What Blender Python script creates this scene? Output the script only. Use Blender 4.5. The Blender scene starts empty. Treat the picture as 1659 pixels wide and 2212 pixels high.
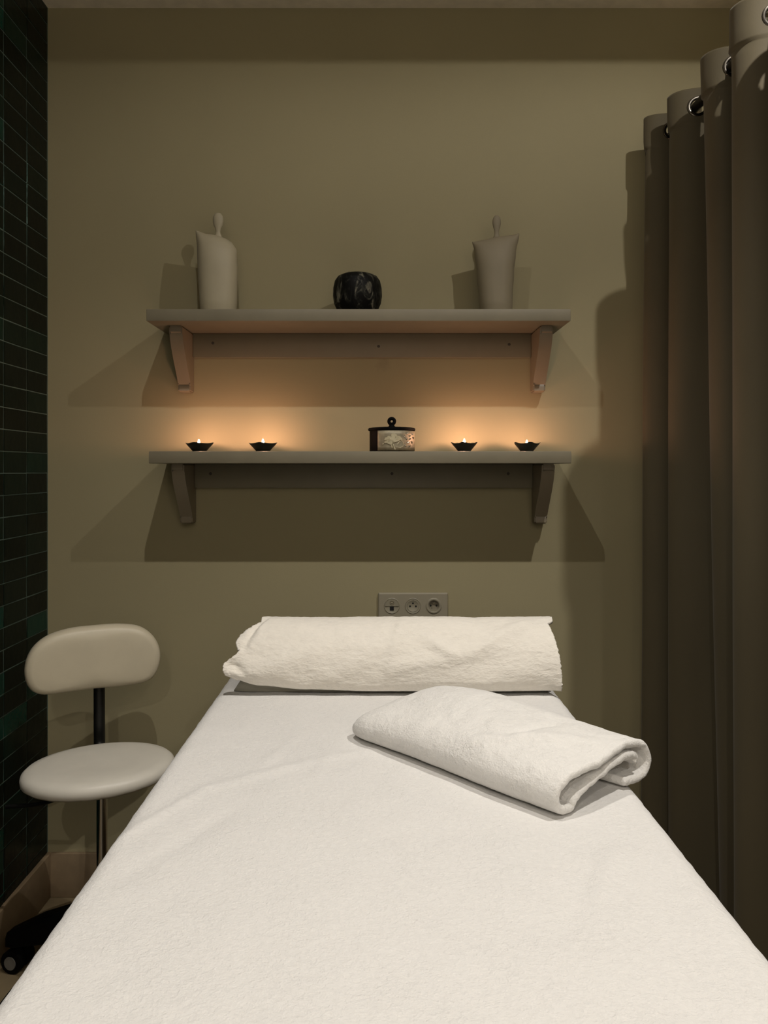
import bpy, bmesh, math, random
from math import sin, cos, pi, sqrt, exp
from mathutils import Vector, noise, Matrix

random.seed(7)
scn = bpy.context.scene
COL = scn.collection
EYE = 1.32          # camera height
WALL = 2.353        # y of the back wall
CEIL = 2.75
BED = 0.831         # top of the made-up table
SHELF_TOP, SHELF_LOW = EYE + 0.452, EYE + 0.051   # tops of the two shelf boards

# ---------------------------------------------------------------- materials
def new_mat(name):
    m = bpy.data.materials.new(name); m.use_nodes = True
    nt = m.node_tree; b = nt.nodes['Principled BSDF']
    return m, nt, b

def noise_node(nt, scale, detail=4, rough=0.55, vec=None, dist=0.0):
    n = nt.nodes.new('ShaderNodeTexNoise')
    n.inputs['Scale'].default_value = scale; n.inputs['Detail'].default_value = detail
    n.inputs['Roughness'].default_value = rough; n.inputs['Distortion'].default_value = dist
    if vec is not None: nt.links.new(vec, n.inputs['Vector'])
    return n

def coords(nt, scale=None):
    t = nt.nodes.new('ShaderNodeTexCoord')
    if scale is None: return t.outputs['Object']
    mp = nt.nodes.new('ShaderNodeMapping'); mp.inputs['Scale'].default_value = scale
    nt.links.new(t.outputs['Object'], mp.inputs['Vector'])
    return mp.outputs['Vector']

def ramp(nt, fac, stops):
    r = nt.nodes.new('ShaderNodeValToRGB')
    els = r.color_ramp.elements
    while len(els) < len(stops): els.new(0.5)
    for e, (p, c) in zip(els, stops):
        e.position = p; e.color = (*c, 1)
    nt.links.new(fac, r.inputs['Fac'])
    return r.outputs['Color']

def bump(nt, b, height, strength=0.3, dist=0.002, prev=None):
    n = nt.nodes.new('ShaderNodeBump')
    n.inputs['Strength'].default_value = strength; n.inputs['Distance'].default_value = dist
    nt.links.new(height, n.inputs['Height'])
    if prev is not None: nt.links.new(prev, n.inputs['Normal'])
    nt.links.new(n.outputs['Normal'], b.inputs['Normal'])
    return n.outputs['Normal']

def plain(name, col, rough=0.5, metal=0.0, var=0.08, vscale=20, bstr=0.0, bscale=200, spec=0.5, coat=0.0):
    """A surface with a little procedural mottling and optional fine bump."""
    m, nt, b = new_mat(name)
    v = coords(nt)
    n = noise_node(nt, vscale, vec=v)
    lo = tuple(max(0, c*(1-var)) for c in col); hi = tuple(min(1, c*(1+var)) for c in col)
    nt.links.new(ramp(nt, n.outputs['Fac'], [(0.3, lo), (0.7, hi)]), b.inputs['Base Color'])
    b.inputs['Roughness'].default_value = rough; b.inputs['Metallic'].default_value = metal
    b.inputs['Specular IOR Level'].default_value = spec; b.inputs['Coat Weight'].default_value = coat
    if bstr > 0:
        n2 = noise_node(nt, bscale, vec=v)
        bump(nt, b, n2.outputs['Fac'], bstr, 0.001)
    return m

WALLC = (0.335, 0.295, 0.178)
def mat_wall():
    m, nt, b = new_mat('wall_paint')
    v = coords(nt)
    big = noise_node(nt, 1.3, 3, vec=v)
    base = ramp(nt, big.outputs['Fac'], [(0.3, tuple(c*0.96 for c in WALLC)), (0.7, tuple(c*1.04 for c in WALLC))])
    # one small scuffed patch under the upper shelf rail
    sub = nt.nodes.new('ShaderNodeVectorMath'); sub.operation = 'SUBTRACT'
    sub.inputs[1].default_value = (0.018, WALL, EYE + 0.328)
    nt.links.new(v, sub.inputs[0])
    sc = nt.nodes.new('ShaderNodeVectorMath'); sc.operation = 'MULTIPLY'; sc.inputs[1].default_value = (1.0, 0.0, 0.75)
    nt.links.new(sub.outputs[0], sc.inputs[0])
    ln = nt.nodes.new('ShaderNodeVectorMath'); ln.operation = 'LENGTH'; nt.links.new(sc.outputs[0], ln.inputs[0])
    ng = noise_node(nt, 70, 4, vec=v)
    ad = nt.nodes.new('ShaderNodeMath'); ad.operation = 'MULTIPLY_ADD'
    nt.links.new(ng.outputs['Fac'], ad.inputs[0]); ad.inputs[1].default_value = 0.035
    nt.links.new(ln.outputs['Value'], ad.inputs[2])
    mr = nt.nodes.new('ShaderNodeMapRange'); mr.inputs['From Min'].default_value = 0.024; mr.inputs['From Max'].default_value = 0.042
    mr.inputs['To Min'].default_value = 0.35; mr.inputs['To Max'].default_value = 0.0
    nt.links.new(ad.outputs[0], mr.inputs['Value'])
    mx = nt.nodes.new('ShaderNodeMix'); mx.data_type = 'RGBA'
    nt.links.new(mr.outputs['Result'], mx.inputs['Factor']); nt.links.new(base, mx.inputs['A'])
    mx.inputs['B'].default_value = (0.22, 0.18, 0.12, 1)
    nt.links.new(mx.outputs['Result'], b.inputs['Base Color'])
    b.inputs['Roughness'].default_value = 0.75; b.inputs['Specular IOR Level'].default_value = 0.25
    n2 = noise_node(nt, 260, 5, vec=v)
    bump(nt, b, n2.outputs['Fac'], 0.18, 0.001)
    return m

def mat_tile():
    m, nt, b = new_mat('green_glaze')
    g = nt.nodes.new('ShaderNodeNewGeometry')
    v = coords(nt)
    c = ramp(nt, g.outputs['Random Per Island'],
             [(0.0, (0.001, 0.0025, 0.002)), (0.6, (0.0015, 0.006, 0.0045)), (0.88, (0.002, 0.012, 0.008)), (1.0, (0.004, 0.05, 0.034))])
    n = noise_node(nt, 14, 4, vec=v)
    mx = nt.nodes.new('ShaderNodeMix'); mx.data_type = 'RGBA'; mx.blend_type = 'MULTIPLY'; mx.inputs['Factor'].default_value = 0.6
    nt.links.new(c, mx.inputs['A']); nt.links.new(ramp(nt, n.outputs['Fac'], [(0.3, (0.55, 0.55, 0.55)), (0.7, (1, 1, 1))]), mx.inputs['B'])
    nt.links.new(mx.outputs['Result'], b.inputs['Base Color'])
    b.inputs['Roughness'].default_value = 0.22; b.inputs['IOR'].default_value = 1.27; b.inputs['Specular IOR Level'].default_value = 0.4; b.inputs['Specular Tint'].default_value = (0.6, 1.0, 0.85, 1)
    n2 = noise_node(nt, 30, 2, vec=v)
    bump(nt, b, n2.outputs['Fac'], 0.25, 0.004)
    return m

def mat_terry(name, col, scale=1.0, stretch=(1, 1, 1), strength=0.7, pmin=0.62, pscale=11):
    m, nt, b = new_mat(name)
    v = coords(nt, stretch)
    tuft = nt.nodes.new('ShaderNodeTexVoronoi'); tuft.inputs['Scale'].default_value = 330*scale
    nt.links.new(v, tuft.inputs['Vector'])
    fine = noise_node(nt, 480*scale, 4, 0.7, vec=v)
    mid = noise_node(nt, 120*scale, 5, 0.62, vec=v, dist=0.3)
    patch = noise_node(nt, pscale*scale, 3, vec=v)
    pm = nt.nodes.new('ShaderNodeMapRange'); pm.inputs['From Min'].default_value = 0.45; pm.inputs['From Max'].default_value = 0.68
    pm.inputs['To Min'].default_value = pmin; pm.inputs['To Max'].default_value = 1.0
    nt.links.new(patch.outputs['Fac'], pm.inputs['Value'])
    mm = nt.nodes.new('ShaderNodeMath'); mm.operation = 'MULTIPLY'
    nt.links.new(mid.outputs['Fac'], mm.inputs[0]); nt.links.new(pm.outputs['Result'], mm.inputs[1])
    c = ramp(nt, mid.outputs['Fac'], [(0.3, tuple(x*0.95 for x in col)), (0.65, col)])
    nt.links.new(c, b.inputs['Base Color'])
    b.inputs['Roughness'].default_value = 0.95; b.inputs['Specular IOR Level'].default_value = 0.08
    b.inputs['Sheen Weight'].default_value = 0.12; b.inputs['Sheen Roughness'].default_value = 0.6
    p = bump(nt, b, tuft.outputs['Distance'], strength*0.35, 0.0015)
    p = bump(nt, b, fine.outputs['Fac'], strength*0.45, 0.0012, p)
    bump(nt, b, mm.outputs[0], strength*0.8, 0.0045, p)
    return m

def mat_curtain():
    m, nt, b = new_mat('curtain_cloth')
    v = coords(nt, (1, 1, 0.4))
    n = noise_node(nt, 6, 4, vec=v)
    col = (0.106, 0.087, 0.05)
    nt.links.new(ramp(nt, n.outputs['Fac'], [(0.3, tuple(c*0.95 for c in col)), (0.7, tuple(c*1.05 for c in col))]), b.inputs['Base Color'])
    w = noise_node(nt, 900, 2, vec=coords(nt, (1, 1, 0.25)))
    bump(nt, b, w.outputs['Fac'], 0.15, 0.0006)
    b.inputs['Roughness'].default_value = 0.7; b.inputs['Specular IOR Level'].default_value = 0.3
    b.inputs['Sheen Weight'].default_value = 0.1
    return m

def mat_bowl():
    m, nt, b = new_mat('black_veined_lacquer')
    v = coords(nt, (2.6, 2.6, 0.75))
    n = noise_node(nt, 13, 5, 0.62, vec=v, dist=1.6)
    nt.links.new(ramp(nt, n.outputs['Fac'], [(0.0, (0.002, 0.002, 0.002)), (0.50, (0.004, 0.004, 0.0035)), (0.57, (0.022, 0.022, 0.018)),
                                              (0.66, (0.15, 0.14, 0.105)), (1.0, (0.25, 0.23, 0.16))]), b.inputs['Base Color'])
    b.inputs['Roughness'].default_value = 0.55; b.inputs['Specular IOR Level'].default_value = 0.12
    return m

def mat_emit(name, col, strength):
    m = bpy.data.materials.new(name); m.use_nodes = True
    nt = m.node_tree; nt.nodes.clear()
    o = nt.nodes.new('ShaderNodeOutputMaterial'); e = nt.nodes.new('ShaderNodeEmission')
    e.inputs['Color'].default_value = (*col, 1); e.inputs['Strength'].default_value = strength
    nt.links.new(e.outputs[0], o.inputs['Surface'])
    return m

def mat_floor():
    m, nt, b = new_mat('brown_floor')
    v = coords(nt)
    n = noise_node(nt, 9, 6, vec=v); n2 = noise_node(nt, 60, 4, vec=v)
    nt.links.new(ramp(nt, n.outputs['Fac'], [(0.3, (0.15, 0.115, 0.066)), (0.7, (0.20, 0.155, 0.09))]), b.inputs['Base Color'])
    b.inputs['Roughness'].default_value = 0.4
    bump(nt, b, n2.outputs['Fac'], 0.08, 0.001)
    return m

M = dict(
    wall=mat_wall(), tile=mat_tile(), floor=mat_floor(),
    grout=plain('dark_green_grout', (0.085, 0.125, 0.10), 0.8, bstr=0.2),
    ceiling=plain('ceiling_paint', (0.88, 0.80, 0.66), 0.85),
    plinth=plain('brown_plinth', (0.26, 0.19, 0.115), 0.5, var=0.1, vscale=30, bstr=0.05),
    bedterry=mat_terry('bed_terry', (0.715, 0.70, 0.68), 1.0, strength=0.75),
    pillowterry=mat_terry('pillow_terry', (0.79, 0.75, 0.68), 0.8, (0.6, 1, 1.2), 0.85, 0.22, 26),
    towelterry=mat_terry('towel_terry', (0.755, 0.738, 0.71), 1.1, strength=0.9, pmin=0.4, pscale=22),
    cushion=plain('grey_cushion_cloth', (0.29, 0.275, 0.225), 0.8, bstr=0.3, bscale=600),
    curtain=mat_curtain(),
    greige=plain('greige_painted_wood', (0.20, 0.175, 0.12), 0.55, var=0.05, vscale=12, bstr=0.06),
    bracketpaint=plain('bracket_paint', (0.24, 0.20, 0.14), 0.38, var=0.05, vscale=12, bstr=0.05),
    screw=plain('screw_hole', (0.05, 0.04, 0.03), 0.6),
    ceramic=plain('cream_ceramic', (0.40, 0.355, 0.25), 0.55, var=0.04, vscale=10, bstr=0.06, bscale=60),
    ceramic_dull=plain('beige_ceramic', (0.23, 0.195, 0.13), 0.65, var=0.05, vscale=10, bstr=0.06, bscale=60),
    bowl=mat_bowl(), twig=plain('dried_twig', (0.24, 0.20, 0.12), 0.8),
    black=plain('black_lacquer', (0.003, 0.003, 0.003), 0.6, spec=0.06),
    blackm=plain('black_metal', (0.012, 0.012, 0.011), 0.4, metal=0.3),
    dish=plain('dark_glazed_dish', (0.012, 0.014, 0.010), 0.35, var=0.4, vscale=60),
    dishfoot=plain('dish_foot', (0.10, 0.09, 0.07), 0.6),
    alu=plain('tealight_cup', (0.45, 0.42, 0.38), 0.35, metal=0.9),
    wax=plain('wax', (0.75, 0.66, 0.5), 0.5), wick=plain('wick', (0.02, 0.018, 0.015), 0.9),
    flame=mat_emit('flame', (1.0, 0.53, 0.34), 1500.0),
    bronze=plain('bronze_band', (0.30, 0.26, 0.175), 0.5, metal=0.15, var=0.25, vscale=60, bstr=0.3, bscale=120),
    relief=plain('ivory_relief', (0.50, 0.44, 0.29), 0.45, var=0.1, vscale=80),
    bead=plain('silver_bead', (0.85, 0.78, 0.66), 0.12, metal=1.0),
    plastic=plain('ivory_socket_plastic', (0.30, 0.27, 0.2), 0.4, var=0.02),
    plasticd=plain('socket_insert_plastic', (0.27, 0.245, 0.18), 0.45, var=0.02),
    hole=plain('dark_hole', (0.004, 0.004, 0.004), 0.7),
    pin=plain('brass_pin', (0.30, 0.26, 0.18), 0.4, metal=0.6),
    vinyl=plain('white_vinyl', (0.66, 0.63, 0.56), 0.42, var=0.03, vscale=15, bstr=0.08, bscale=300),
    vinylb=plain('cream_vinyl', (0.60, 0.54, 0.41), 0.45, var=0.03, vscale=15, bstr=0.08, bscale=300),
    chrome=plain('chrome', (0.62, 0.60, 0.57), 0.15, metal=1.0, var=0.02),
    eyelet=plain('gunmetal_eyelet', (0.12, 0.11, 0.095), 0.22, metal=1.0),
    rod=plain('dark_rod', (0.04, 0.035, 0.03), 0.35, metal=0.8),
    greyplastic=plain('grey_plastic', (0.13, 0.125, 0.11), 0.45),
    wood=plain('beech_frame', (0.32, 0.2, 0.1), 0.5, var=0.15, vscale=8),
    lens=mat_emit('lamp_lens', (1.0, 0.9, 0.74), 6.0),
    whitewall=plain('white_wall_paint', (0.78, 0.72, 0.62), 0.8),
    whitetrim=plain('white_trim', (0.7, 0.68, 0.62), 0.5),
)

# ---------------------------------------------------------------- object helpers
ROOT = {}
def origin_of(o):
    while o.parent: o = o.parent
    return Vector(o.location)

def tag(o, label, cat, group=None, kind=None):
    o['label'] = label; o['category'] = cat
    if group: o['group'] = group
    if kind: o['kind'] = kind
    return o

def thing(name, label, cat, loc, group=None):
    o = bpy.data.objects.new(name, None); COL.objects.link(o)
    o.location = loc; o.empty_display_size = 0.05
    return tag(o, label, cat, group)

def obj(name, bm, mat, parent=None, smooth=True, angle=40, loc=None):
    """Link a bmesh written in world coordinates as one mesh object (under parent, or with its origin at loc)."""
    bmesh.ops.recalc_face_normals(bm, faces=bm.faces)
    me = bpy.data.meshes.new(name)
    org = origin_of(parent) if parent else Vector(loc) if loc is not None else Vector((0, 0, 0))
    bmesh.ops.translate(bm, verts=bm.verts, vec=-org)
    bm.to_mesh(me); bm.free()
    me.materials.append(mat)
    if smooth:
        me.polygons.foreach_set('use_smooth', [True]*len(me.polygons))
        me.set_sharp_from_angle(angle=math.radians(angle))
    o = bpy.data.objects.new(name, me); COL.objects.link(o)
    if parent: o.parent = parent
    elif loc is not None: o.location = loc
    return o

def struct(name, bm, mat, **k):
    o = obj(name, bm, mat, **k); o['kind'] = 'structure'
    return o

def box(bm, x0, x1, y0, y1, z0, z1, bev=0.0, seg=2):
    vs = [bm.verts.new((x, y, z)) for x in (x0, x1) for y in (y0, y1) for z in (z0, z1)]
    f = [(0, 1, 3, 2), (4, 6, 7, 5), (0, 4, 5, 1), (2, 3, 7, 6), (0, 2, 6, 4), (1, 5, 7, 3)]
    fs = [bm.faces.new([vs[i] for i in q]) for q in f]
    if bev > 0:
        es = list({e for fc in fs for e in fc.edges})
        bmesh.ops.bevel(bm, geom=es, offset=bev, segments=seg, affect='EDGES', profile=0.5)
    return vs

def tube(bm, pts, radii, n=12, cap=True):
    """Tube along a polyline."""
    pts = [Vector(p) for p in pts]
    if not hasattr(radii, '__len__'): radii = [radii]*len(pts)
    rings = []
    up = None
    for i, p in enumerate(pts):
        t = (pts[min(i+1, len(pts)-1)] - pts[max(i-1, 0)]).normalized()
        if up is None:
            up = Vector((0, 0, 1)) if abs(t.z) < 0.9 else Vector((1, 0, 0))
        a = t.cross(up).normalized(); b = a.cross(t).normalized(); up = b
        rings.append([bm.verts.new(p + (a*cos(2*pi*k/n) + b*sin(2*pi*k/n))*radii[i]) for k in range(n)])
    for r0, r1 in zip(rings, rings[1:]):
        for k in range(n):
            bm.faces.new((r0[k], r0[(k+1) % n], r1[(k+1) % n], r1[k]))
    if cap:
        bm.faces.new(rings[0]); bm.faces.new(rings[-1])

def lathe(bm, prof, c, n=40, sx=1.0, sy=1.0, warp=None, axis='z'):
    """Revolve (r, h) profile about an axis through c. A radius of 0 closes the end."""
    c = Vector(c); rings = []
    for r, h in prof:
        if r <= 1e-6:
            p = Vector((0, 0, h)); rings.append([p])
        else:
            ring = []
            for k in range(n):
                a = 2*pi*k/n
                q = Vector((r*cos(a)*sx, r*sin(a)*sy, h))
                if warp: q = warp(q, a, r, h)
                ring.append(q)
            rings.append(ring)
    if axis == 'y':      # pointing towards the camera (-y)
        rot = lambda q: Vector((q.x, -q.z, q.y))
    else: rot = lambda q: q
    V = [[bm.verts.new(c + rot(q)) for q in r] for r in rings]
    for a, b in zip(V, V[1:]):
        if len(a) == 1 and len(b) == 1: continue
        for k in range(n):
            k2 = (k+1) % n
            if len(a) == 1: bm.faces.new((a[0], b[k2], b[k]))
            elif len(b) == 1: bm.faces.new((a[k], a[k2], b[0]))
            else: bm.faces.new((a[k], a[k2], b[k2], b[k]))
    return V

def torus(bm, c, R, r, ax, n=32, m=10, sq=1.0, up=None):
    c = Vector(c); ax = Vector(ax).normalized()
    u = Vector((0, 0, 1)) if abs(ax.z) < 0.9 else Vector((1, 0, 0))
    a = ax.cross(u).normalized(); b = a.cross(ax).normalized()
    rings = []
    for k in range(n):
        t = 2*pi*k/n; d = a*cos(t) + b*sin(t)
        rings.append([bm.verts.new(c + d*(R + r*cos(2*pi*j/m)) + ax*(r*sq*sin(2*pi*j/m))) for j in range(m)])
    for k in range(n):
        for j in range(m):
            bm.faces.new((rings[k][j], rings[(k+1) % n][j], rings[(k+1) % n][(j+1) % m], rings[k][(j+1) % m]))

def grid(bm, nu, nv, fn):
    V = [[bm.verts.new(fn(i/(nu-1), j/(nv-1))) for j in range(nv)] for i in range(nu)]
    for i in range(nu-1):
        for j in range(nv-1):
            bm.faces.new((V[i][j], V[i+1][j], V[i+1][j+1], V[i][j+1]))
    return V

def lerp_table(tb, t):
    if t <= tb[0][0]: return tb[0][1]
    for (a, va), (b, vb) in zip(tb, tb[1:]):
        if t <= b: return va + (vb-va)*(t-a)/(b-a)
    return tb[-1][1]

def smooth_table(tb, t):
    if t <= tb[0][0]: return tb[0][1]
    for (a, va), (b, vb) in zip(tb, tb[1:]):
        if t <= b:
            s = (t-a)/(b-a); s = s*s*(3-2*s)
            return va + (vb-va)*s
    return tb[-1][1]

def catmull(pts, n):
    P = [Vector(p) for p in pts]; P = [2*P[0]-P[1]] + P + [2*P[-1]-P[-2]]
    out = []; segs = len(P)-3
    for k in range(n):
        t = k/(n-1)*segs; i = min(int(t), segs-1); t -= i
        a, b, c, d = P[i:i+4]
        out.append(0.5*((2*b) + (c-a)*t + (2*a-5*b+4*c-d)*t*t + (3*b-a-3*c+d)*t**3))
    return out

def ns(x, y, z=0.0): return noise.noise(Vector((x, y, z)))

def copy_tree(o, parent=None):
    c = o.copy(); COL.objects.link(c); c.parent = parent
    for ch in list(o.children): copy_tree(ch, c)
    return c

# ================================================================ THE ROOM
XL = -1.02           # glazed face of the tiled wall
XR, YB = 2.3, -1.6   # far sides of the room
bm = bmesh.new(); box(bm, XL-0.12, XR, WALL, WALL+0.1, 0, CEIL+0.3); struct('wall_back', bm, M['wall'], smooth=False)
bm = bmesh.new(); box(bm, XR, XR+0.1, YB-0.1, WALL+0.1, 0, CEIL+0.3); struct('wall_right', bm, M['wall'], smooth=False)
bm = bmesh.new(); box(bm, XL-0.12, XR, YB-0.1, YB, 0, CEIL+0.3); struct('wall_front', bm, M['whitewall'], smooth=False)  # unseen wall, kept white to bounce the added fill light
bm = bmesh.new(); box(bm, XL-0.12, XR+0.1, YB-0.1, WALL+0.1, -0.1, 0); struct('floor', bm, M['floor'], smooth=False)
# ceiling with a shallow recessed lighting trough
SX0, SX1, SY0, SY1, SH = -0.95, 1.6, 0.60, 1.60, 0.17
bm = bmesh.new()
box(bm, XL-0.12, XR+0.1, SY1, WALL+0.1, CEIL, CEIL+0.06)
box(bm, XL-0.12, XR+0.1, YB-0.1, SY0, CEIL, CEIL+0.06)
box(bm, XL-0.12, SX0, SY0, SY1, CEIL, CEIL+0.06)
box(bm, SX1, XR+0.1, SY0, SY1, CEIL, CEIL+0.06)
box(bm, SX0-0.05, SX1+0.05, SY0-0.05, SY1+0.05, CEIL+SH, CEIL+SH+0.04)
for a in ((SX0-0.05, SX0, SY0-0.05, SY1+0.05), (SX1, SX1+0.05, SY0-0.05, SY1+0.05), (SX0, SX1, SY0-0.05, SY0), (SX0, SX1, SY1, SY1+0.05)):
    box(bm, *a, CEIL+0.05, CEIL+SH)
struct('ceiling', bm, M['ceiling'], smooth=False)

# tiled wall: grout bed with hand-cut glazed tiles laid in a straight grid
wl = bpy.data.objects.new('wall_left', None); COL.objects.link(wl); wl['kind'] = 'structure'
bm = bmesh.new(); box(bm, XL-0.12, XL-0.0012, YB, WALL, 0, CEIL+0.05); obj('grout_bed', bm, M['grout'], wl, smooth=False)
bm = bmesh.new()
TP, RP = 0.137, 0.0603
ncol = int((WALL-YB)/TP)+1
zs = EYE - 0.0107
k0 = -int((zs-0.14)/RP)-1
rt = random.Random(3)
for c in range(ncol):
    y1 = WALL - 0.006 - c*TP; y0 = max(YB, y1 - TP)
    for k in range(k0, int((CEIL-zs)/RP)+1):
        z0 = zs + k*RP; z1 = z0 + RP
        if z1 < 0.13: continue
        z1 = min(z1, CEIL); z0 = max(z0, 0.125)
        g = 0.0009; ry, rz = rt.uniform(-1, 1)*0.008, rt.uniform(-1, 1)*0.012
        yc, zc = (y0+y1)/2, (z0+z1)/2
        fx = lambda y, z: XL + (y-yc)*ry + (z-zc)*rz
        out = [(y0+g, z0+g), (y1-g, z0+g), (y1-g, z1-g), (y0+g, z1-g)]
        e = 0.0014
        inn = [(y0+g+e, z0+g+e), (y1-g-e, z0+g+e), (y1-g-e, z1-g-e), (y0+g+e, z1-g-e)]
        A = [bm.verts.new((XL-0.008, y, z)) for y, z in out]
        B = [bm.verts.new((fx(y, z)-0.0016, y, z)) for y, z in out]
        C = [bm.verts.new((fx(y, z), y, z)) for y, z in inn]
        for P, Q in ((A, B), (B, C)):
            for i in range(4): bm.faces.new((P[i], P[(i+1) % 4], Q[(i+1) % 4], Q[i]))
        bm.faces.new(C)
obj('glazed_tiles', bm, M['tile'], wl, smooth=True, angle=30)

bm = bmesh.new(); box(bm, XL+0.012, XR, WALL-0.014, WALL, 0, 0.136, 0.003); struct('baseboard_back', bm, M['plinth'])
bm = bmesh.new(); box(bm, XL-0.003, XL+0.013, YB, WALL-0.001, 0, 0.136, 0.003); struct('baseboard_left', bm, M['plinth'])

# ceiling lamps; the last two are added, unseen, to lift the shadows
LAMPS = [(-0.25, 1.06), (0.90, 1.06), (-0.3, -1.25), (0.9, -1.25)]
LZ = CEIL + 0.12
for i, (lx, ly) in enumerate(LAMPS):
    zt = CEIL+SH if i < 2 else CEIL
    t = thing('ceiling_or_fill_lamp', ['round recessed ceiling spotlight above the middle of the treatment table', 'round recessed ceiling spotlight above the curtain rod',
                               'added unseen fill spotlight by the front wall, on the tiled side', 'added unseen fill spotlight by the front wall, on the curtain side'][i], 'lamp', (lx, ly, zt), 'ceiling spotlights')
    bm = bmesh.new(); lathe(bm, [(0, 0.0), (0.042, 0.0), (0.045, -0.004), (0.045, -0.016), (0.036, -0.016), (0, -0.016)], (lx, ly, zt)); obj('housing', bm, M['whitetrim'], t)
    bm = bmesh.new(); lathe(bm, [(0, -0.0165), (0.034, -0.0165), (0.034, -0.020), (0, -0.022)], (lx, ly, zt)); obj('lens', bm, M['lens'], t)

# ================================================================ CURTAIN
CT = EYE + 1.03
CR = [(2.228, 0.787, 0.775), (2.105, 0.811, 0.808), (1.900, 0.818, 0.868), (1.696, 0.797, 0.800), (1.48, 0.80, 0.82),
      (1.315, 0.795, 0.81), (1.12, 0.80, 0.80), (0.93, 0.80, 0.81), (0.74, 0.80, 0.80), (0.55, 0.80, 0.80)]
nodes = [(2.288, 0.862, 0.850)]
for i, (y, xt, xb) in enumerate(CR):
    nodes.append((y, xt, xb))
    if i < len(CR)-1:
        yn = CR[i+1][0]
        nodes.append(((y+yn)/2 - 0.008, 0.925, 0.918))
nodes.append((0.45, 0.90, 0.90))
def cu(t, h):
    """Plan position of the cloth: t runs along the nodes, h is 0 at the hem and 1 at the top."""
    i = min(int(t), len(nodes)-2); s = t - i
    a, b = nodes[i], nodes[i+1]
    xa = a[2] + (a[1]-a[2])*h; xb = b[2] + (b[1]-b[2])*h
    w = 0.5 - 0.5*cos(pi*s)
    ys = s + 0.10*sin(2*pi*s)*(0.5+0.5*h)     # rounder crests
    return xa + (xb-xa)*w, a[0] + (b[0]-a[0])*ys
NPER = 44
cols = [k/NPER for k in range((len(nodes)-1)*NPER+1)]
zrows = [1 - 0.0045*k for k in range(27)]
zrows = [CT - 0.0045*k for k in range(27)]
zr = zrows[-1]
while zr > 0.06: zr -= 0.045; zrows.append(max(zr, 0.03))
# eyelets sit in the middle of every segment
EYZ = CT - 0.050
eyes = []
for i in range(len(nodes)-1):
    x, y = cu(i+0.5, 1.0); xa, ya = cu(i+0.45, 1.0); xb, yb = cu(i+0.55, 1.0)
    n = Vector((-(yb-ya), xb-xa, 0)).normalized()
    eyes.append((Vector((x, y, EYZ)), n))
curt = thing('curtain', 'heavy taupe eyelet curtain hanging in deep folds beside the table', 'curtain', (0.85, 1.4, 0.03))
bm = bmesh.new(); G = []
for z in zrows:
    h = (z-0.03)/(CT-0.03); row = []
    for t in cols:
        x, y = cu(t, h)
        x += 0.004*ns(t*1.3, z*1.1, 3) ; y += 0.003*ns(t*1.7, z*0.9, 9)
        d = CT - z
        tk = 0.0055 if d < 0.0925 else 0.0    # doubled header hem
        pucker = 0.0025*sin(t*9)*exp(-((d-0.095)/0.02)**2)
        zz = z
        if d < 0.03 and t < 0.9: zz -= 0.03*max(0, (0.35-t))*2
        row.append(bm.verts.new((x - tk + pucker, y, zz)))
    G.append(row)
for r in range(len(G)-1):
    for k in range(len(cols)-1):
        mid = (G[r][k].co + G[r+1][k+1].co)/2
        if r < 26:
            e = eyes[min(int(cols[k]), len(eyes)-1)][0]
            if (mid - e).length < 0.021: continue
        bm.faces.new((G[r][k], G[r][k+1], G[r+1][k+1], G[r+1][k]))
cloth = obj('cloth', bm, M['curtain'], curt, angle=180)
sm = cloth.modifiers.new('thick', 'SOLIDIFY'); sm.thickness = 0.0018; sm.offset = 0
for p, n in eyes:
    bm = bmesh.new(); torus(bm, p + Vector((-0.002, 0, 0)), 0.0235, 0.0052, n, 36, 8, 0.75); obj('eyelet', bm, M['eyelet'], curt)
rod = thing('curtain_rod', 'dark metal curtain rod threaded through the curtain eyelets', 'curtain rod', (0.862, 1.4, EYZ))
bm = bmesh.new(); tube(bm, [(0.862, WALL-0.012, EYZ), (0.862, 0.30, EYZ)], 0.0125, 16); obj('pole', bm, M['rod'], rod)
bm = bmesh.new(); lathe(bm, [(0, 0), (0.032, 0), (0.032, 0.008), (0.018, 0.014), (0, 0.014)], (0.862, WALL, EYZ), axis='y'); obj('wall_flange', bm, M['rod'], rod)
bm = bmesh.new(); tube(bm, [(0.862, 0.42, EYZ), (0.862, 0.42, CEIL)], 0.008, 12); obj('ceiling_hanger', bm, M['rod'], rod)
bm = bmesh.new(); lathe(bm, [(0, 0), (0.02, 0.0), (0.024, 0.015), (0.018, 0.035), (0, 0.042)], (0.862, 0.30, EYZ), axis='y'); obj('finial', bm, M['rod'], rod)

# ================================================================ SHELVES
FRONT = WALL - 0.215
def bracket_bm(x0, x1, ztop):
    """Side profile of the curved wooden bracket, given thickness x0..x1."""
    pts = [(0.0, 0.0), (0.150, 0.0), (0.150, -0.018), (0.143, -0.020)]      # top block and its step
    curve = catmull([(0.143, -0.020, 0), (0.138, -0.036, 0), (0.122, -0.064, 0), (0.094, -0.100, 0), (0.065, -0.135, 0), (0.047, -0.160, 0)], 22)
    pts += [(p.x, p.y) for p in curve[1:]]
    pts += [(0.048, -0.162), (0.048, -0.178), (0.042, -0.182), (0.0, -0.182)]
    bm = bmesh.new()
    A = [bm.verts.new((x0, WALL-d, ztop+h)) for d, h in pts]; B = [bm.verts.new((x1, WALL-d, ztop+h)) for d, h in pts]
    fa = bm.faces.new(A); fb = bm.faces.new(B[::-1])
    for i in range(len(pts)):
        j = (i+1) % len(pts); bm.faces.new((A[i], A[j], B[j], B[i]))
    es = list(set(fa.edges) | set(fb.edges))
    bmesh.ops.bevel(bm, geom=es, offset=0.004, segments=2, affect='EDGES')
    return bm
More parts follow.
